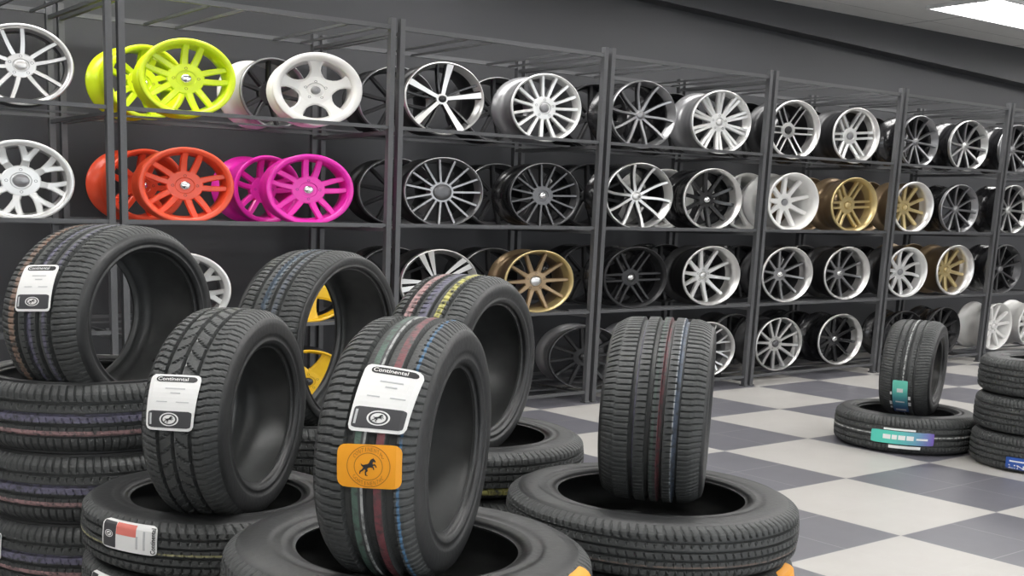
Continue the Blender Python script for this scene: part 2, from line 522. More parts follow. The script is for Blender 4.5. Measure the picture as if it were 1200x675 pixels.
    # bolt hole: one dark recess cup, copied round the hub
    prof = [(.003, R * .030), (-.0022, R * .033), (-.0026, R * .026), (.0012, R * .022), (.0012, .0005)]
    V, F = lathe(prof, 12, WE)
    mb = bpy.data.meshes.new('bolt_hole'); mb.from_pydata([tuple(v) for v in V], [], F); mb.materials.append(M['dark_hole']); mb.update()
    bp = []
    nh = g('holes', 5); hrr = hr * g('holer', .74)
    for q in range(nh):
        t = math.radians(g('hrot', 90)) + 2 * PI * q / nh
        bp.append((math.cos(t) * hrr * WE, yh - .001, math.sin(t) * hrr))
    WHEEL_CACHE[kind] = (me, ms, mc, mb, bp)
    return WHEEL_CACHE[kind]

TWIN5 = dict(style='twin', n=5, rot=79, d0=.28, d1=.185, w=.082, w1=.068, hub=.39, cap=.115, dish=.030, lipw=.135, holes=4, holer=.66, capm='chrome', th=.035, barrel=None)
SPECS = {
    'split_twin_silver': dict(style='twin', n=5, rot=100, d0=.30, d1=.215, w=.062, w1=.050, hub=.30, cap=.13, face='polish', lip='polish', side='grey', barrel='dgrey', dish=.02, lipw=.11, capm='polish', holes=5),
    'mesh_silver': dict(style='wye', n=8, rot=78, fork=.54, d1=.19, w=.072, w1=.062, hub=.38, cap=.16, face='bright', barrel='barrel', dish=.012, lipw=.14, capm='grey', holes=4, holer=.72),
    'neon_yellow': dict(TWIN5, face='yellow', barrel='yellow'),
    'neon_orange': dict(TWIN5, face='orange', barrel='orange'),
    'neon_pink': dict(TWIN5, face='pink', barrel='pink', rot=84),
    'white_star': dict(style='single', n=5, rot=91, w=.27, wm=-.01, w1=.23, hub=.38, cap=.11, face='white', barrel='white', dish=.05, lipw=.17, capm='barrel', holes=5, holer=.62, th=.03),
    'machined_five': dict(style='split', n=5, rot=82, w=.070, wm=.075, w1=.125, hub=.15, cap=.10, face='polish', side='black', lip='polish', barrel='satin', dish=.006, lipw=.04, capm='satin', holes=0, yhub=.045),
    'white_fifteen': dict(style='single', n=15, rot=97, w=.044, w1=.046, hub=.34, cap=.13, face='bright', barrel='barrel', dish=.008, lipw=.07, capm='barrel', holes=5, holer=.72),
    'grey_ten': dict(style='single', n=10, rot=100, w=.052, wm=.036, w1=.044, bend=.05, hub=.16, cap=.12, face='grey', side='dgrey', lip='grey', barrel='black', dish=.004, lipw=.04, capm='grey', holes=0, yhub=.05),
    'white_ten': dict(style='twin', n=10, rot=92, d0=.10, d1=.075, w=.046, w1=.052, hub=.30, cap=.10, face='bright', barrel='barrel', dish=.008, lipw=.06, capm='silver', holes=5, holer=.72),
    'black_six_silver_lip': dict(style='parallel', n=6, rot=0, off=.10, w=.040, w1=.036, hub=.27, cap=.13, face='silver', side='satin', lip='polish', barrel='satin', dish=.055, lipw=.07, capm='satin', holes=0),
    'silver_six': dict(style='parallel', n=6, rot=5, off=.10, w=.048, w1=.046, hub=.30, cap=.13, face='bright', lip='polish', barrel='satin', dish=.05, lipw=.07, capm='barrel', holes=0),
    'silver_ten': dict(style='single', n=10, rot=100, w=.060, wm=.042, w1=.052, bend=.05, hub=.17, cap=.13, face='silver', side='dgrey', lip='silver', barrel='black', dish=.004, lipw=.045, capm='silver', holes=0, yhub=.05),
    'grey_fifteen': dict(style='single', n=15, rot=97, w=.036, w1=.036, hub=.30, cap=.235, face='grey', side='dgrey', lip='grey', barrel='satin', dish=.008, lipw=.055, capm='dgrey', holes=0),
    'black_fifteen': dict(style='single', n=15, rot=97, w=.036, w1=.036, hub=.30, cap=.10, face='dgrey', side='satin', lip='dgrey', barrel='black', dish=.008, lipw=.055, capm='chrome', holes=0),
    'black_ten_silver_lip': dict(style='single', n=10, rot=98, w=.075, wm=.05, w1=.06, hub=.26, cap=.10, face='black', lip='polish', barrel='black', dish=.05, lipw=.06, capm='chrome', holes=5, holer=.72),
    'white_deep': dict(style='single', n=9, rot=95, w=.095, wm=.06, w1=.075, hub=.30, cap=.12, face='white', lip='white', barrel='white', dish=.075, lipw=.08, capm='barrel', holes=0),
    'gold_six': dict(style='parallel', n=6, rot=3, off=.10, w=.050, w1=.046, hub=.32, cap=.13, face='gold', lip='gold', barrel='bronze', dish=.055, lipw=.07, capm='gold', holes=0),
    'gold_ten_silver_lip': dict(style='single', n=10, rot=95, w=.075, wm=.05, w1=.065, hub=.28, cap=.11, face='gold', lip='polish', barrel='bronze', dish=.08, lipw=.08, capm='gold', holes=0),
    'yellow_five': dict(style='single', n=5, rot=270, w=.24, wm=.14, w1=.26, hub=.32, cap=.12, face='sun', lip='sun', barrel='satin', dish=.02, lipw=.08, capm='black', holes=5, holer=.7),
    'flared_five': dict(style='twin', n=5, rot=112, d0=.16, d1=.13, w=.028, w1=.115, hub=.16, cap=.10, face='polish', side='black', lip='polish', barrel='satin', dish=.004, lipw=.04, capm='satin', holes=0, yhub=.05),
    'bronze_ten': dict(style='single', n=10, rot=75, w=.085, wm=.045, w1=.050, hub=.32, cap=.16, face='bronze', lip='gold', barrel='bronze', dish=.035, lipw=.075, capm='silver', holes=5, holer=.76),
    'black_six': dict(style='parallel', n=6, rot=2, off=.10, w=.044, w1=.036, hub=.28, cap=.10, face='satin', lip='satin', barrel='black', dish=.045, lipw=.06, capm='chrome', holes=0),
    'chrome_ten_deep': dict(style='single', n=10, rot=100, w=.080, wm=.045, w1=.055, hub=.26, cap=.12, face='bright', lip='polish', barrel='satin', dish=.085, lipw=.06, capm='silver', holes=5, holer=.7),
    'gunmetal_silver_lip': dict(style='single', n=10, rot=98, w=.062, wm=.038, w1=.05, hub=.24, cap=.10, face='grey', side='dgrey', lip='polish', barrel='satin', dish=.07, lipw=.06, capm='chrome', holes=0),
    'silver_ten_deep': dict(style='single', n=10, rot=95, w=.085, wm=.05, w1=.06, bend=.08, hub=.26, cap=.12, face='bright', lip='bright', barrel='satin', dish=.055, lipw=.08, capm='barrel', holes=0),
    'black_twist': dict(style='twin', n=5, rot=100, d0=.12, d1=.20, w=.040, w1=.046, bend=.06, hub=.18, cap=.11, face='dgrey', side='satin', lip='dgrey', barrel='black', dish=.006, lipw=.045, capm='grey', holes=0, yhub=.05),
    'black_twelve_grey_barrel': dict(style='single', n=12, rot=97, w=.05, w1=.05, hub=.30, cap=.12, face='satin', lip='dgrey', barrel='barrel', dish=.02, lipw=.05, capm='black', holes=0),
    'black_twelve_silver_lip': dict(style='single', n=12, rot=97, w=.05, w1=.05, hub=.28, cap=.12, face='silver', side='satin', lip='polish', barrel='barrel', dish=.02, lipw=.05, capm='silver', holes=0),
    'lace_silver': dict(style='wye', n=10, rot=95, fork=.58, d1=.15, w=.040, w1=.036, hub=.25, cap=.12, face='silver', side='grey', lip='polish', barrel='barrel', dish=.03, lipw=.07, capm='silver', holes=0),
    'silver_twelve': dict(style='twin', n=6, rot=100, d0=.22, d1=.25, w=.060, w1=.050, hub=.28, cap=.13, face='silver', side='grey', lip='silver', barrel='satin', dish=.02, lipw=.06, capm='dgrey', holes=5, holer=.72),
    'black_ten': dict(style='single', n=10, rot=98, w=.055, w1=.05, hub=.24, cap=.12, face='satin', lip='satin', barrel='black', dish=.015, lipw=.05, capm='dgrey', holes=0),
    'white_twin': dict(style='twin', n=5, rot=95, d0=.20, d1=.28, w=.075, w1=.065, hub=.30, cap=.12, face='white', lip='white', barrel='white', dish=.012, lipw=.07, capm='white', holes=5, holer=.7),
    'white_barrel_black_face': dict(style='twin', n=5, rot=80, d0=.23, d1=.255, w=.062, w1=.05, hub=.34, cap=.11, face='satin', lip='grey', barrel='white', dish=.03, lipw=.08, capm='black', holes=0),
    'gold_deep_back': dict(style='single', n=10, rot=95, w=.075, w1=.065, hub=.28, cap=.11, face='bronze', lip='bronze', barrel='bronze', dish=.05, lipw=.07, capm='gold', holes=0),
    'dark_silver_rim': dict(style='single', n=10, rot=98, w=.055, w1=.05, hub=.24, cap=.12, face='satin', lip='grey', barrel='satin', dish=.015, lipw=.045, capm='dgrey', holes=0),
}

def wheel(kind, x, y, z, rad, deg, label, group):
    """wheel resting at height z of its lowest point; face towards -Y turned by deg"""
    rim, sp, cap, hole, bp = wheel_meshes(kind, SPECS[kind])
    k = rad / WR
    root = thing('alloy_wheel', label, 'car wheel', (x, y, z + rad), math.radians(deg), group)
    root.scale = (k, k, k)
    link(bpy.data.objects.new('rim', rim), root)
    link(bpy.data.objects.new('spokes', sp), root)
    link(bpy.data.objects.new('centre_cap', cap), root)
    for p in bp:
        h = link(bpy.data.objects.new('bolt_hole', hole), root); h.location = p
    return root

# ------------------------------------------------------------------ room
CEIL = 3.63
T = .8868; TX, TY = 6.043, -2.748
def floor_material():
    m = mat('checkered_floor_tiles', (.5, .5, .5), .34, 0, 0, 10, 0, .4)
    nt = m.node_tree; b = nt.nodes['Principled BSDF']
    tc = nt.nodes.new('ShaderNodeTexCoord'); sx = nt.nodes.new('ShaderNodeSeparateXYZ'); nt.links.new(tc.outputs['Object'], sx.inputs[0])
    U = math_node(nt, 'DIVIDE', math_node(nt, 'SUBTRACT', sx.outputs['X'], TX), T)
    V = math_node(nt, 'DIVIDE', math_node(nt, 'SUBTRACT', sx.outputs['Y'], TY), T)
    par = math_node(nt, 'MODULO', math_node(nt, 'ADD', math_node(nt, 'ADD', math_node(nt, 'FLOOR', U), math_node(nt, 'FLOOR', V)), 200), 2)
    def line(c):
        f = math_node(nt, 'FRACT', math_node(nt, 'MULTIPLY', math_node(nt, 'ADD', c, 100), 2))
        return math_node(nt, 'GREATER_THAN', math_node(nt, 'ABSOLUTE', math_node(nt, 'SUBTRACT', f, .5)), .4915)
    g = math_node(nt, 'MAXIMUM', line(U), line(V))
    n1 = nt.nodes.new('ShaderNodeTexNoise'); n1.inputs['Scale'].default_value = 3.5; n1.inputs['Detail'].default_value = 8; n1.inputs['Roughness'].default_value = .65
    nt.links.new(tc.outputs['Object'], n1.inputs['Vector'])
    light = mix_col(nt, n1.outputs['Fac'], (.405, .39, .37), (.495, .48, .46))
    dark = mix_col(nt, n1.outputs['Fac'], (.105, .105, .122), (.165, .163, .185))
    dg = mix_col(nt, g, dark, (.24, .235, .25))
    lg = mix_col(nt, g, light, (.46, .45, .43))
    nt.links.new(mix_col(nt, par, lg, dg), b.inputs['Base Color'])
    bp = nt.nodes.new('ShaderNodeBump'); bp.inputs['Strength'].default_value = .25; bp.inputs['Distance'].default_value = .003
    nt.links.new(math_node(nt, 'SUBTRACT', 1.0, g), bp.inputs['Height']); nt.links.new(bp.outputs['Normal'], b.inputs['Normal'])
    return m

def ceiling_material():
    m = mat('ceiling_panels', (.62, .62, .60), .7, 0, 0, 10, 0, .3)
    nt = m.node_tree; b = nt.nodes['Principled BSDF']
    tc = nt.nodes.new('ShaderNodeTexCoord'); sx = nt.nodes.new('ShaderNodeSeparateXYZ'); nt.links.new(tc.outputs['Object'], sx.inputs[0])
    def line(c, o, p):
        f = math_node(nt, 'FRACT', math_node(nt, 'DIVIDE', math_node(nt, 'ADD', c, o + 100 * p), p))
        return math_node(nt, 'GREATER_THAN', math_node(nt, 'ABSOLUTE', math_node(nt, 'SUBTRACT', f, .5)), .493)
    g = math_node(nt, 'MAXIMUM', line(sx.outputs['X'], -11.0 + 1.2, 2.4), line(sx.outputs['Y'], -.36 + .4, .80))
    n1 = nt.nodes.new('ShaderNodeTexNoise'); n1.inputs['Scale'].default_value = 14
    nt.links.new(tc.outputs['Object'], n1.inputs['Vector'])
    c = mix_col(nt, n1.outputs['Fac'], (.72, .72, .70), (.80, .80, .78))
    nt.links.new(mix_col(nt, g, c, (.40, .40, .39)), b.inputs['Base Color'])
    return m

X0r, X1r, Y0r, Y1r = -5., 22., -13., 1.25
structure(box_obj('floor', (X0r, X1r, Y0r, Y1r, -.12, 0), floor_material()))
structure(box_obj('ceiling', (X0r, X1r, Y0r, Y1r, CEIL, CEIL + .12), ceiling_material()))
structure(box_obj('wall_back', (X0r, X1r, Y1r, Y1r + .15, 0, CEIL), M['wall']))
# wall behind the camera: solid strips round an opening invented for fill light
bm = bmesh.new()
WX0, WX1, WZ0, WZ1 = -3.5, 16., .35, 2.75
for b in ((X0r, X1r, Y0r - .15, Y0r, 0, WZ0), (X0r, X1r, Y0r - .15, Y0r, WZ1, CEIL), (X0r, WX0, Y0r - .15, Y0r, WZ0, WZ1), (WX1, X1r, Y0r - .15, Y0r, WZ0, WZ1)):
    add_box(bm, *b)
structure(bm_obj('wall_front', bm, M['white_wall']))
bm = bmesh.new()
for k in range(6):
    x = WX0 + (WX1 - WX0) * k / 5
    add_box(bm, x - .04, x + .04, Y0r - .10, Y0r - .02, WZ0, WZ1)
add_box(bm, WX0, WX1, Y0r - .10, Y0r - .02, WZ0, WZ0 + .06); add_box(bm, WX0, WX1, Y0r - .10, Y0r - .02, WZ1 - .06, WZ1)
structure(bm_obj('added_window_1', bm, M['rack']))  # bars of the invented opening, put in along with its fill lamp
dl = bpy.data.lights.new('added_fill_light', 'AREA'); dl.shape = 'RECTANGLE'; dl.size = WX1 - WX0; dl.size_y = WZ1 - WZ0  # area lamp added to brighten upright surfaces facing the camera
dl.energy = 430; dl.color = (.93, .97, 1.)
dlo = bpy.data.objects.new('added_fill_light', dl); COL.objects.link(dlo)
dlo.location = ((WX0 + WX1) / 2, Y0r - .2, (WZ0 + WZ1) / 2); dlo.rotation_euler = (PI / 2, 0, 0)
structure(box_obj('wall_left', (X0r - .15, X0r, Y0r, Y1r, 0, CEIL), M['white_wall']))
structure(box_obj('wall_right', (X1r, X1r + .15, Y0r, Y1r, 0, CEIL), M['wall']))
# dark bulkhead above the racks; its lower edge runs a little askew to the wall
V = []
for x, z in ((3.2, 3.615), (22., 2.985)):
    V += [(x, 1.08, CEIL), (x, 1.08, z), (x, Y1r, z), (x, Y1r, CEIL)]
structure(mesh_obj('trim_1', V, [(0, 1, 5, 4), (1, 2, 6, 5), (2, 3, 7, 6), (3, 0, 4, 7), (0, 3, 2, 1), (4, 5, 6, 7)], M['wall']))

# ceiling lights
def emit(name, col, s):
    m = bpy.data.materials.new(name); m.use_nodes = True; nt = m.node_tree
    b = nt.nodes['Principled BSDF']; b.inputs['Base Color'].default_value = (.8, .8, .8, 1)
    b.inputs['Emission Color'].default_value = (*col, 1); b.inputs['Emission Strength'].default_value = s
    return m
LAMP = emit('lit_diffuser', (1, .985, .96), 14.)
M['lampframe'] = mat('lamp_white_metal', (.75, .75, .75), .4)
def ceiling_light(x, y, label):
    L, Wd = 2.3, .75
    t = thing('ceiling_light', label, 'ceiling light', (x, y, CEIL), 0, 'ceiling light panels')
    bm = bmesh.new()
    for b in ((0, L, -.03, 0), (0, L, -Wd, -Wd + .03), (0, .03, -Wd + .03, -.03), (L - .03, L, -Wd + .03, -.03)):
        add_box(bm, *b, -.035, 0)
    bm_obj('frame', bm, M['lampframe'], t)
    box_obj('diffuser', (.03, L - .03, -Wd + .03, -.03, -.018, -.002), LAMP, t)
    bm = bmesh.new()
    for k in range(1, 8):
        yy = -Wd + .03 + (Wd - .06) * k / 8
        add_box(bm, .03, L - .03, yy - .004, yy + .004, -.033, -.019)
    bm_obj('louver', bm, M['lampframe'], t)
ROWS = {.28: 'nearest the racks', -3.4: 'over the middle of the floor', -7.4: 'far from the racks'}
for y in ROWS:
    for i, x in enumerate((-1.48, 1.72, 4.92, 8.12, 11.32, 14.52, 17.72)):  # only one panel is in view; the others are added to light the room
        if y == .28 and x == 11.32: lb = 'lit white louvred ceiling panel shining above the far end of the racks'
        else: lb = 'unseen lit white louvred ceiling panel added for light, ' + ['first', 'second', 'third', 'fourth', 'fifth', 'sixth', 'seventh'][i] + ' of the row ' + ROWS[y]
        ceiling_light(x, y, lb)

# ------------------------------------------------------------------ racks
BAY = 2.0001; BX = 2.6503; GAP = .0785
ZL = {'T': 2.698, '1': 2.0506, '2': 1.3959, '3': .7346, '4': .0856}
RD = 1.0; PW = .040; RWD = .023
W2 = BAY - GAP
def build_rack(x, label):
    r = thing('wheel_rack', label, 'shelving rack', (x, 0, 0), 0, 'steel wheel racks along the wall')
    for px in (0, W2):
        for py in (0, RD):
            bm = bmesh.new()
            add_box(bm, px - PW / 2, px + PW / 2, py - PW / 2, py + PW / 2, .012, 2.76)
            add_box(bm, px - PW * .62, px + PW * .62, py - PW * .8, py + PW * .8, 0, .012)
            bm_obj('post', bm, M['rack'], r)
    for k, z in ZL.items():
        for py in ((0, RD) if k == 'T' else (0, .34, .78, RD)):
            bm = bmesh.new()
            d = 0 if py in (0, RD) else .012
            wd = RWD if py in (0, RD) else .022
            add_box(bm, PW / 2 if py in (0, RD) else 0, W2 - PW / 2 if py in (0, RD) else W2, py - wd / 2, py + wd / 2, z - RWD / 2 - d, z + RWD / 2 - d - (.012 if d else 0) + (.006 if k == 'T' else 0))
            bm_obj('shelf_rail', bm, M['rack'], r)
        for px in (0, W2):
            bm = bmesh.new(); add_box(bm, px - .013, px + .013, PW / 2, RD - PW / 2, z - .045, z - .022)
            bm_obj('side_rail', bm, M['rack'], r)
    bm = bmesh.new()
    add_bar(bm, (W2 * .30, .0, 2.690), (W2 * .30, RD, 2.690), .016)
    bm_obj('top_bar', bm, M['rack'], r)
    for q in (.42, .82, .94):
        bm = bmesh.new(); add_bar(bm, (W2 * q, 0, 2.690), (W2 * q, RD, 2.690), .016)
        bm_obj('top_bar', bm, M['rack'], r)
    return r
def copy_tree(o, x, label):
    c = o.copy(); COL.objects.link(c); c.location.x = x; c['label'] = label
    for ch in o.children:
        d = ch.copy(); COL.objects.link(d); d.parent = c
    return c
racks = ['dark steel rack holding the two big silver wheels, cut off by the frame edge', 'dark steel rack holding the neon yellow, orange and pink wheels', 'dark steel rack holding the bronze wheel on its third shelf',
         'dark steel rack directly behind the tyre standing with red and blue tread lines', 'dark steel rack with two polished-lip gunmetal wheels on its third shelf', 'dark steel rack behind the tyre with the teal label',
         'farthest dark steel rack, holding white wheels on its bottom shelf']
rk = build_rack(BX - BAY + GAP / 2, racks[0])
for i in range(1, 7):
    copy_tree(rk, BX + (i - 1) * BAY + GAP / 2, racks[i])

# ------------------------------------------------------------------ wheels on the racks
G = {'1': 'wheels on the top shelves', '2': 'wheels on the second shelves', '3': 'wheels on the third shelves', '4': 'wheels on the bottom shelves'}
SHN = {'1': 'top shelf', '2': 'second shelf', '3': 'third shelf', '4': 'bottom shelf'}
FRONT = [
 ('1', 2.161, .225, -14.0, 'split_twin_silver', 'chrome-bright twin-spoke wheel on the top shelf before the neon yellow wheel', ('black_ten', None)),
 ('1', 3.194, .235, -14.5, 'neon_yellow', 'neon yellow twin-spoke wheel standing at the front of the top shelf', ('neon_yellow', 'second neon yellow wheel, half hidden behind the front yellow one and a post')),
 ('1', 4.140, .237, -19.4, 'white_star', 'white five-spoke star wheel with wide lip beside the neon yellow wheel', ('white_barrel_black_face', 'white-barrelled wheel with black face tucked behind the white star wheel')),
 ('1', 5.211, .253, -8.5, 'machined_five', 'bright machined five-spoke wheel with black ribs on the top shelf', ('dark_silver_rim', 'dark wheel with a grey rim behind the machined five-spoke wheel on the top shelf')),
 ('1', 6.198, .254, -7.1, 'white_fifteen', 'white fifteen-spoke wheel with grey barrel next to the machined five-spoke wheel', ('dark_silver_rim', 'dark grey-rimmed wheel behind the white fifteen-spoke wheel')),
 ('1', 7.270, .270, -5.8, 'grey_ten', 'large grey ten-spoke wheel with thin spokes on the top shelf', ('black_ten', 'black wheel behind the large grey ten-spoke wheel on the top shelf')),
 ('1', 8.242, .268, -6.4, 'white_ten', 'white wheel with ten broad grooved spokes and grey barrel, top shelf', ('black_ten', 'black wheel behind the white broad-spoked wheel on the top shelf')),
 ('1', 9.267, .263, -4.5, 'black_six_silver_lip', 'black and silver paired-spoke wheel with deep polished lip, top shelf', ('black_ten', 'black wheel behind the paired-spoke wheel with polished lip on the top shelf')),
 ('1', 10.219, .261, -4.9, 'silver_six', 'bright silver six-pair wheel with deep lip on the top shelf', ('black_ten', 'black wheel behind the bright silver six-pair wheel')),
 ('1', 11.305, .259, -.6, 'grey_ten', 'grey ten-spoke wheel on the top shelf, just past the bright silver six-pair wheel', ('black_ten', 'black wheel behind the grey wheel past the silver six-pair wheel')),
 ('1', 12.242, .263, -3.6, 'silver_ten', 'silver ten-spoke wheel on the top shelf of the rack behind the teal-labelled tyre', ('dark_silver_rim', 'dark wheel behind the silver ten-spoke wheel at the far top shelf')),
 ('1', 13.230, .270, -1.5, 'grey_ten', 'farthest grey ten-spoke wheel on the top shelf, cut by the frame edge', ('black_ten', None)),
 ('2', 2.137, .232, -14.1, 'mesh_silver', 'bright silver mesh-spoke wheel with four bolt holes below the chrome wheel', ('black_ten', None)),
 ('2', 3.181, .236, -13.5, 'neon_orange', 'neon orange twin-spoke wheel standing at the front of the second shelf', ('neon_orange', 'second neon orange wheel, mostly hidden behind the front orange one and a post')),
 ('2', 4.089, .235, -17.9, 'neon_pink', 'neon pink twin-spoke wheel at the front of the second shelf', ('neon_pink', 'second neon pink wheel, showing as an arc behind the front pink one')),
 ('2', 5.230, .250, -11.3, 'grey_fifteen', 'grey fifteen-spoke wheel with large dark hub cap on the second shelf', ('dark_silver_rim', 'dark wheel behind the grey fifteen-spoke wheel with large hub cap')),
 ('2', 6.224, .250, -9.1, 'black_fifteen', 'black fifteen-spoke wheel with small chrome cap on the second shelf', ('dark_silver_rim', 'dark wheel behind the black fifteen-spoke wheel')),
 ('2', 7.281, .272, -8.0, 'silver_ten', 'large silver ten-spoke wheel on the second shelf below the large grey one', ('black_ten', 'black wheel behind the large silver ten-spoke wheel on the second shelf')),
 ('2', 8.203, .267, -6.1, 'black_ten_silver_lip', 'black ten-spoke wheel with thin silver lip on the second shelf', ('white_deep', 'white wheel whose pale barrel shows behind the black wheel with silver lip')),
 ('2', 9.337, .269, -4.1, 'white_deep', 'white deep-dish nine-spoke wheel on the second shelf beside the gold wheel', ('white_deep', 'white wheel standing behind the white deep-dish wheel on the second shelf')),
 ('2', 10.297, .264, -4.2, 'gold_six', 'all-gold six-pair wheel on the second shelf', ('gold_deep_back', 'dull gold wheel behind the all-gold six-pair wheel')),
 ('2', 11.327, .260, -3.0, 'gold_ten_silver_lip', 'gold ten-spoke wheel with polished lip on the second shelf', ('gold_deep_back', 'dull gold wheel behind the gold wheel with polished lip on the second shelf')),
 ('2', 12.204, .259, -3.3, 'grey_ten', 'dark grey ten-spoke wheel on the second shelf after the polished-lip gold wheel', ('black_ten', 'black wheel behind the dark grey wheel near the polished-lip gold one')),
 ('2', 13.301, .273, -1.5, 'silver_ten', 'farthest silver ten-spoke wheel on the second shelf, cut by the frame edge', ('black_ten', None)),
 ('3', 3.149, .240, -17.2, 'mesh_silver', 'bright silver wheel on the third shelf peeking between two standing tyres', ('black_ten', None)),
 ('3', 4.089, .231, -20.5, 'yellow_five', 'yellow five-spoke wheel on the third shelf seen through the hollow of a tyre', ('black_ten', None)),
 ('3', 5.218, .250, -10.4, 'flared_five', 'silver and black flared five-spoke wheel above the tyre with yellow tread line', ('dark_silver_rim', 'dark grey-rimmed wheel behind the flared five-spoke wheel')),
 ('3', 6.209, .247, -10.5, 'bronze_ten', 'bronze ten-spoke wheel with gold lip on the third shelf', ('dark_silver_rim', 'dark wheel behind the bronze wheel on the third shelf')),
 ('3', 7.298, .261, -7.7, 'black_six', 'black six-pair wheel with chrome cap on the third shelf', ('black_ten', 'black wheel behind the black six-pair wheel with chrome cap')),
 ('3', 8.264, .264, -6.7, 'chrome_ten_deep', 'chrome deep-dish ten-spoke wheel on the third shelf', ('black_ten', 'black wheel behind the chrome deep-dish wheel')),
 ('3', 9.345, .261, -6.0, 'gunmetal_silver_lip', 'gunmetal wheel with polished lip above the silver twelve-spoke wheel on the bottom shelf', ('black_ten', 'black wheel behind the first polished-lip gunmetal wheel')),
 ('3', 10.290, .261, -4.9, 'gunmetal_silver_lip', 'gunmetal wheel with polished lip above the black polished-lip wheel on the bottom shelf', ('dark_silver_rim', 'dark wheel behind the second polished-lip gunmetal wheel')),
 ('3', 11.333, .260, -4.1, 'silver_ten_deep', 'bright silver curved-spoke wheel on the third shelf beside a gold wheel', ('black_ten', 'black wheel behind the bright silver curved-spoke wheel')),
 ('3', 12.262, .271, -2.1, 'gold_ten_silver_lip', 'gold ten-spoke wheel with polished lip on the third shelf', ('gold_deep_back', 'bronze-barrelled wheel behind the gold wheel on the third shelf')),
 ('3', 13.278, .274, -2.2, 'black_twist', 'dark twisted-spoke wheel on the third shelf at the far end', ('black_ten', None)),
 ('4', 4.096, .230, -22.3, 'yellow_five', 'yellow five-spoke wheel on the bottom shelf seen through the hollow of a tyre', (None, None)),
 ('4', 6.770, .261, -19., 'black_twelve_grey_barrel', 'black wheel with shiny grey barrel on the bottom shelf behind a double post', (None, None)),
 ('4', 7.475, .258, -5.0, 'black_twelve_silver_lip', 'silver-lipped dark wheel on the bottom shelf, mostly behind the upright tyre', (None, None)),
 ('4', 8.271, .253, -9.8, 'lace_silver', 'silver lace-spoke wheel on the bottom shelf peeking past the upright tyre', ('black_ten', 'black wheel behind the silver lace-spoke wheel on the bottom shelf')),
 ('4', 9.311, .254, -2.7, 'silver_twelve', 'silver twelve-spoke wheel with dark hub on the bottom shelf', ('dark_silver_rim', 'dark grey-rimmed wheel behind the silver twelve-spoke wheel on the bottom shelf')),
 ('4', 10.286, .256, -4.5, 'black_ten_silver_lip', 'black wheel with wide polished lip on the bottom shelf', ('black_ten', 'black wheel behind the polished-lip black wheel on the bottom shelf')),
 ('4', 11.400, .253, -4.4, 'black_ten', 'black wheel on the bottom shelf just above the teal-labelled standing tyre', (None, None)),
 ('4', 12.160, .262, .7, 'black_ten', 'black wheel on the bottom shelf beside the pale-barrelled white wheel', (None, None)),
 ('4', 13.269, .270, 1.0, 'white_twin', 'white twin-spoke wheel with pale barrel on the bottom shelf behind a post', (None, None)),
 ('4', 14.121, .269, -1.0, 'white_twin', 'white wheel at the end of the bottom shelf, cut by the frame edge', (None, None)),
]
for lv, x, r, deg, kind, label, (bk, bl) in FRONT:
    z = ZL[lv] - .010
    wheel(kind, x, .17, z, r, deg, label, G[lv])
    if bk and bl:
        wheel(bk, x + (-.07 if x < 4.5 else -.10), .62, z, r, (10 if x < 4.5 else deg * .8), bl, 'second row of wheels')

# ------------------------------------------------------------------ tyres
def tm(name, W, stripes):
    return tread_mat(name, [(-o * W, h * W, c, a) for o, h, c, a in stripes])
WHT = (.55, .56, .55); RED = (.19, .06, .07); GRN = (.09, .15, .12); BLU = (.08, .20, .36); YEL = (.55, .52, .16); PNK = (.42, .25, .25); PUR = (.17, .16, .24); TAN = (.34, .22, .16); OLV = (.42, .40, .20)

def stand(label, c, yaw, dia, W, hole, tmat, **k):
    return tyre(label, c, dia, W, hole, 1.30, tmat, rz=math.radians(yaw), group='tyres standing upright on the stacks', **k)

def lie_stack(x, y, top, n, dia, hole, tmat, labels, **k):
    """tyres lying flat on each other, topmost first in LABELS"""
    w = top / n; out = []
    for i in range(n):
        j = (random.uniform(-.006, .006), random.uniform(-.006, .006)) if i else (0, 0)
        root, s = tyre(labels[i], (x + j[0], y + j[1], top - w * (i + .5)), dia, w * .995, hole, 1.0, tmat, lying=True, group='tyres lying flat in stacks', **k)
        out.append((root, s))
    return out

# tyre with white and orange labels, nearest the camera
W5 = .225
m5 = tm('tread_green_red_blue_lines', W5, [(-.045, .034, GRN, .9), (.022, .010, WHT, .8), (.165, .036, RED, 1.), (.345, .012, BLU, .9)])
t5, s5 = stand('nearest standing tyre, with a white label above an orange horse label', (1.51, -4.556, .972), 37.9, .583, W5, .623, m5, grooves=(.24, -.16, -.52), pitch=60, skew=.25, style='solid', gwide=1.9)
white_label(t5, s5, [(47.6, -.116), (45.6, .43), (19.3, .376), (19.4, -.144)], .86)
orange_label(t5, s5, [(14.2, -.211), (15.2, .370), (-1.6, .385), (-2.2, -.190)], 1.40)
m5l = tm('tread_plain_dark', .25, [])
L5 = lie_stack(1.509, -4.548, .75, 4, .854, .60, m5l, ['flat tyre under the standing tyre that has the orange horse label', 'second flat tyre from the top of the stack nearest the camera', 'third flat tyre from the top of the stack nearest the camera', 'lowest flat tyre of the stack nearest the camera'], pitch=72, skew=.5)
orange_label(L5[0][0], L5[0][1], [(180 + 68, .45), (180 + 54, .45), (180 + 54, .0), (180 + 68, .0)], 1.1, full=False)

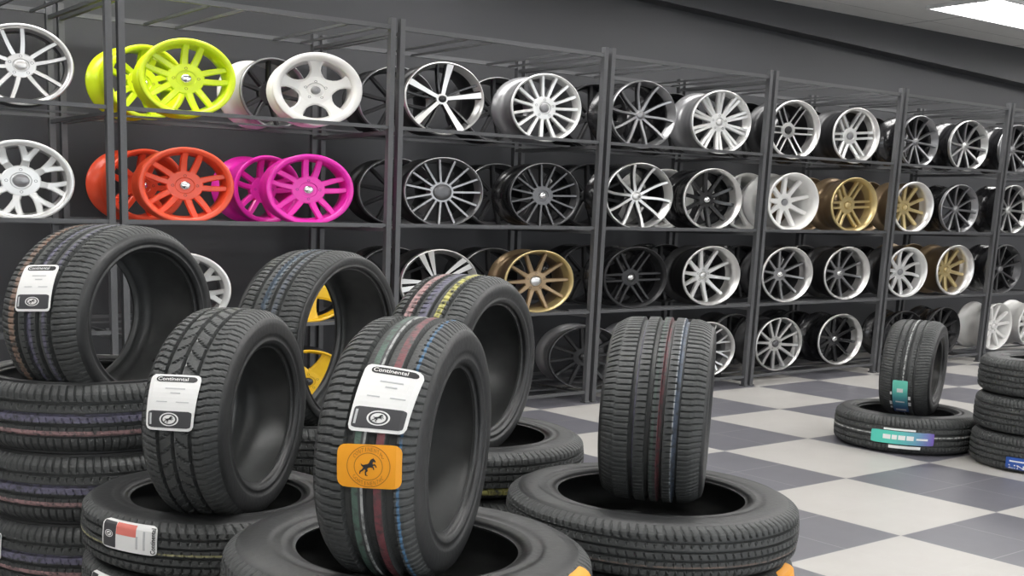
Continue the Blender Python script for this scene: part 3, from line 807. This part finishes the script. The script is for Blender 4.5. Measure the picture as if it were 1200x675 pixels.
# tyre facing the camera with red and blue lines
W6 = .305
m6 = tm('tread_red_blue_lines', W6, [(.075, .016, RED, .75), (.215, .022, (.14, .18, .25), .8), (.195, .006, WHT, .45), (.02, .01, GRN, .5), (-.16, .008, PUR, .8)])
stand('tyre standing tread-on with thin red and blue lines, no label, in a flat tyre', (2.735, -4.195, .905), 38, .570, W6, .62, m6, grooves=(.36, .06, -.18, -.46), pitch=58, skew=.1)
m6l = tm('tread_faint_brown_line', .2233, [(-.15, .02, TAN, .35)])
L6 = lie_stack(2.65, -4.255, .67, 4, .88, .64, m6l, ['flat tyre under the standing tyre with red and blue lines', 'second flat tyre beneath the red and blue lined tyre, with an orange tag', 'third flat tyre beneath the red and blue lined tyre', 'lowest flat tyre beneath the red and blue lined tyre'], pitch=76, skew=.3)
orange_label(L6[1][0], L6[1][1], [(180 + 76, .45), (180 + 56, .45), (180 + 56, -.2), (180 + 76, -.2)], 1.1, full=False)

# tyre with white label only
W3 = .232
m3 = tm('tread_single_white_line', W3, [(-.02, .010, WHT, .9)])
t3, s3 = stand('standing tyre with one white emblem label, between the big open tyre and the orange-labelled one', (1.526, -3.64, .904), 40.9, .609, W3, .639, m3, grooves=(.42, .05, -.36), pitch=56, skew=.55, style='block')
white_label(t3, s3, [(30.3, -.374), (30.6, .25), (3.2, .223), (2.8, -.347)], .95)
m3l = tm('tread_thin_yellow_line', .22, [(-.02, .012, OLV, .8)])
L3 = lie_stack(1.507, -3.580, .66, 4, .795, .64, m3l, ['flat tyre bearing a white and pink label, under the white-labelled standing tyre', 'second flat tyre down below the white and pink label', 'third flat tyre down below the white and pink label', 'lowest flat tyre below the white and pink label'], pitch=66, skew=.6)
white_label(L3[0][0], L3[0][1], [(180 + 168, .42), (180 + 140, .42), (180 + 140, -.06), (180 + 168, -.06)], 1.5, turned=True, accent=True)
white_label(L3[1][0], L3[1][1], [(180 + 178, .40), (180 + 160, .40), (180 + 160, -.2), (180 + 178, -.2)], 1.2, turned=True)

# big open tyre at the frame edge
W1 = .322
m1 = tm('tread_tan_and_violet_lines', W1, [(-.27, .035, TAN, .7), (-.05, .04, PUR, .8), (.14, .018, PUR, .6)])
t1, s1 = stand('wide open tyre with a white label, standing on the stack beside the camera-side frame edge', (1.492, -2.829, 1.114), 30.3, .628, W1, .718, m1, grooves=(.40, .14, -.14, -.42), pitch=60, skew=.45)
white_label(t1, s1, [(35.6, -.248), (36.8, .168), (9.1, .228), (7.7, -.205)], .75)
m1l = tm('tread_violet_and_pink_lines', .2275, [(.02, .06, PUR, .8), (-.20, .04, PNK, .8)])
L1 = lie_stack(1.43, -2.765, .935, 4, .80, .78, m1l, ['flat tyre with violet and pink lines, topmost under the wide open tyre', 'second flat tyre from the top under the wide open tyre', 'third flat tyre from the top under the wide open tyre', 'lowest flat tyre under the wide open tyre'], pitch=66, skew=.15)
for i in (1, 2):
    white_label(L1[i][0], L1[i][1], [(180 + 186, .30), (180 + 160.5, .30), (180 + 161.5, -.1), (180 + 186, -.1)], 1.2, turned=True)

# tyre with pink and yellow lines
W2t = .292
m2 = tm('tread_pink_and_yellow_lines', W2t, [(-.22, .05, PNK, .9), (-.02, .05, PUR, .7), (.16, .035, YEL, .9)])
stand('standing tyre with pink and yellow tread lines behind the orange-labelled one', (2.608, -3.36, .948), 27.9, .656, W2t, .683, m2, grooves=(.56, .24, -.14, -.50), pitch=60, skew=.4)
m2l = tm('tread_yellow_line', .23, [(-.22, .05, YEL, .7)])
lie_stack(2.691, -3.288, .69, 4, .90, .67, m2l, ['flat tyre with a yellow line under the pink and yellow lined tyre', 'second flat tyre below the pink and yellow lined tyre', 'third flat tyre below the pink and yellow lined tyre', 'lowest flat tyre below the pink and yellow lined tyre'], pitch=76, skew=.2)

# large tyre with the yellow wheel showing through
W4 = .306
m4 = tm('tread_blue_grey_line', W4, [(-.05, .045, (.13, .17, .22), .8), (.12, .03, (.12, .14, .18), .6)])
stand('large hollow tyre through which the yellow wheels show', (2.582, -2.423, .943), 29.7, .766, W4, .793, m4, grooves=(.40, .12, -.12, -.40), pitch=64, skew=.4)
lie_stack(2.582, -2.40, .63, 3, .84, .78, m5l, ['flat tyre carrying the large hollow tyre', 'middle flat tyre beneath the large hollow tyre', 'lowest flat tyre beneath the large hollow tyre'], pitch=66, skew=.3)

# tyres out on the tiled floor
W7 = .32
m7 = tm('tread_white_centre_line', W7, [(.0, .012, WHT, .9)])
t7, s7 = stand('standing tyre with a teal label and white centre line out on the tiled floor', (7.49, -2.252, .515), 22, .652, W7, .62, m7, grooves=(.40, .13, -.13, -.40), pitch=60, skew=.4)
TEAL = grad_mat('teal_to_blue_label', (.05, .12, .40), (.16, .66, .52), 'Z', -.27, -.10)
TEALH = grad_mat('teal_to_violet_label', (.10, .62, .50), (.20, .12, .50), 'X', -.43, -.27)
st = Sticker(s7, [(-8, -.19), (-8, .10), (-58, .10), (-58, -.19)], .5)
lab = st.patch('label', (0, 0, 1, 1), TEAL, t7, .0035, rnd=.05); lab['label'] = 'teal and blue label'
for v0, v1, u0, u1 in ((.16, .24, -.18, -.04), (.30, .42, -.2, -.04), (.50, .60, 1.04, 1.2), (.30, .42, 1.04, 1.22), (.62, .70, -.16, -.04), (.08, .14, .15, .85), (.40, .44, .2, .8), (.70, .80, .3, .7)):
    st.patch('label_print', (u0, v0, u1, v1), M['paper'], lab, .0043, n=3)
L7 = lie_stack(7.377, -2.294, .25, 1, .902, .66, m7, ['flat tyre with a teal and violet label lying alone on the tiled floor'], pitch=72, skew=.3)
st = Sticker(L7[0][1], [(180 + 175, .12), (180 + 126, .12), (180 + 126, -.22), (180 + 175, -.22)], 4)
lab = st.patch('label', (0, 0, 1, 1), TEALH, L7[0][0], .0035, rnd=.03); lab['label'] = 'teal to violet label'
for u0, u1, v0, v1 in ((.20, .32, .35, .70), (.34, .42, .35, .70), (.44, .55, .35, .70), (.57, .68, .35, .70), (.20, .70, 1.06, 1.20), (.30, .80, -.34, -.10), (.72, .90, .40, .55)):
    st.patch('label_print', (u0, v0, u1, v1), M['paper'], lab, .0043, n=3)
LR = lie_stack(7.50, -3.14, .69, 3, .805, .60, m5l, ['topmost flat tyre of the three-high stack by the frame edge on the tiled floor', 'middle flat tyre of the three-high stack on the tiled floor', 'lowest flat tyre of the three-high stack, with a blue lettered label'], pitch=72, skew=.3)
st = Sticker(LR[2][1], [(180 + 181, -.07), (180 + 130, -.07), (180 + 130, -.40), (180 + 181, -.40)], 3)
lab = st.patch('label', (0, 0, 1, 1), M['blue'], LR[2][0], .0035, rnd=.03); lab['label'] = 'blue label with white lettering'
st.text('lettering', 'LINGLONG', .05, .08, .95, .40, M['paper'], lab, .0044, bold=.02)
st.patch('label_print', (.06, .62, .9, .74), M['paper'], lab, .0043, n=6)

# ------------------------------------------------------------------ camera, world, view
cam = bpy.data.cameras.new('camera'); co = bpy.data.objects.new('camera', cam); COL.objects.link(co)
cam.sensor_width = 36; cam.lens = 40.2426; cam.shift_x = .130872; cam.shift_y = .14279
cam.clip_start = .05; cam.clip_end = 200
RM = [[0.824296, 0.558859, 0.090622], [-0.565726, 0.806789, 0.170426], [0.022132, -0.191749, 0.981194]]
right, fwd, up = [Vector((RM[0][i], RM[1][i], RM[2][i])) for i in range(3)]
mw = Matrix((( right.x, up.x, -fwd.x, 0), (right.y, up.y, -fwd.y, -6.6), (right.z, up.z, -fwd.z, 1.4936), (0, 0, 0, 1)))
co.matrix_world = mw
SC.camera = co
w = bpy.data.worlds.new('world'); SC.world = w; w.use_nodes = True
w.node_tree.nodes['Background'].inputs[0].default_value = (.9, .95, 1, 1)
w.node_tree.nodes['Background'].inputs[1].default_value = .05
SC.view_settings.view_transform = 'Standard'; SC.view_settings.look = 'None'
SC.view_settings.exposure = 0; SC.view_settings.gamma = 1; SC.view_settings.use_curve_mapping = False
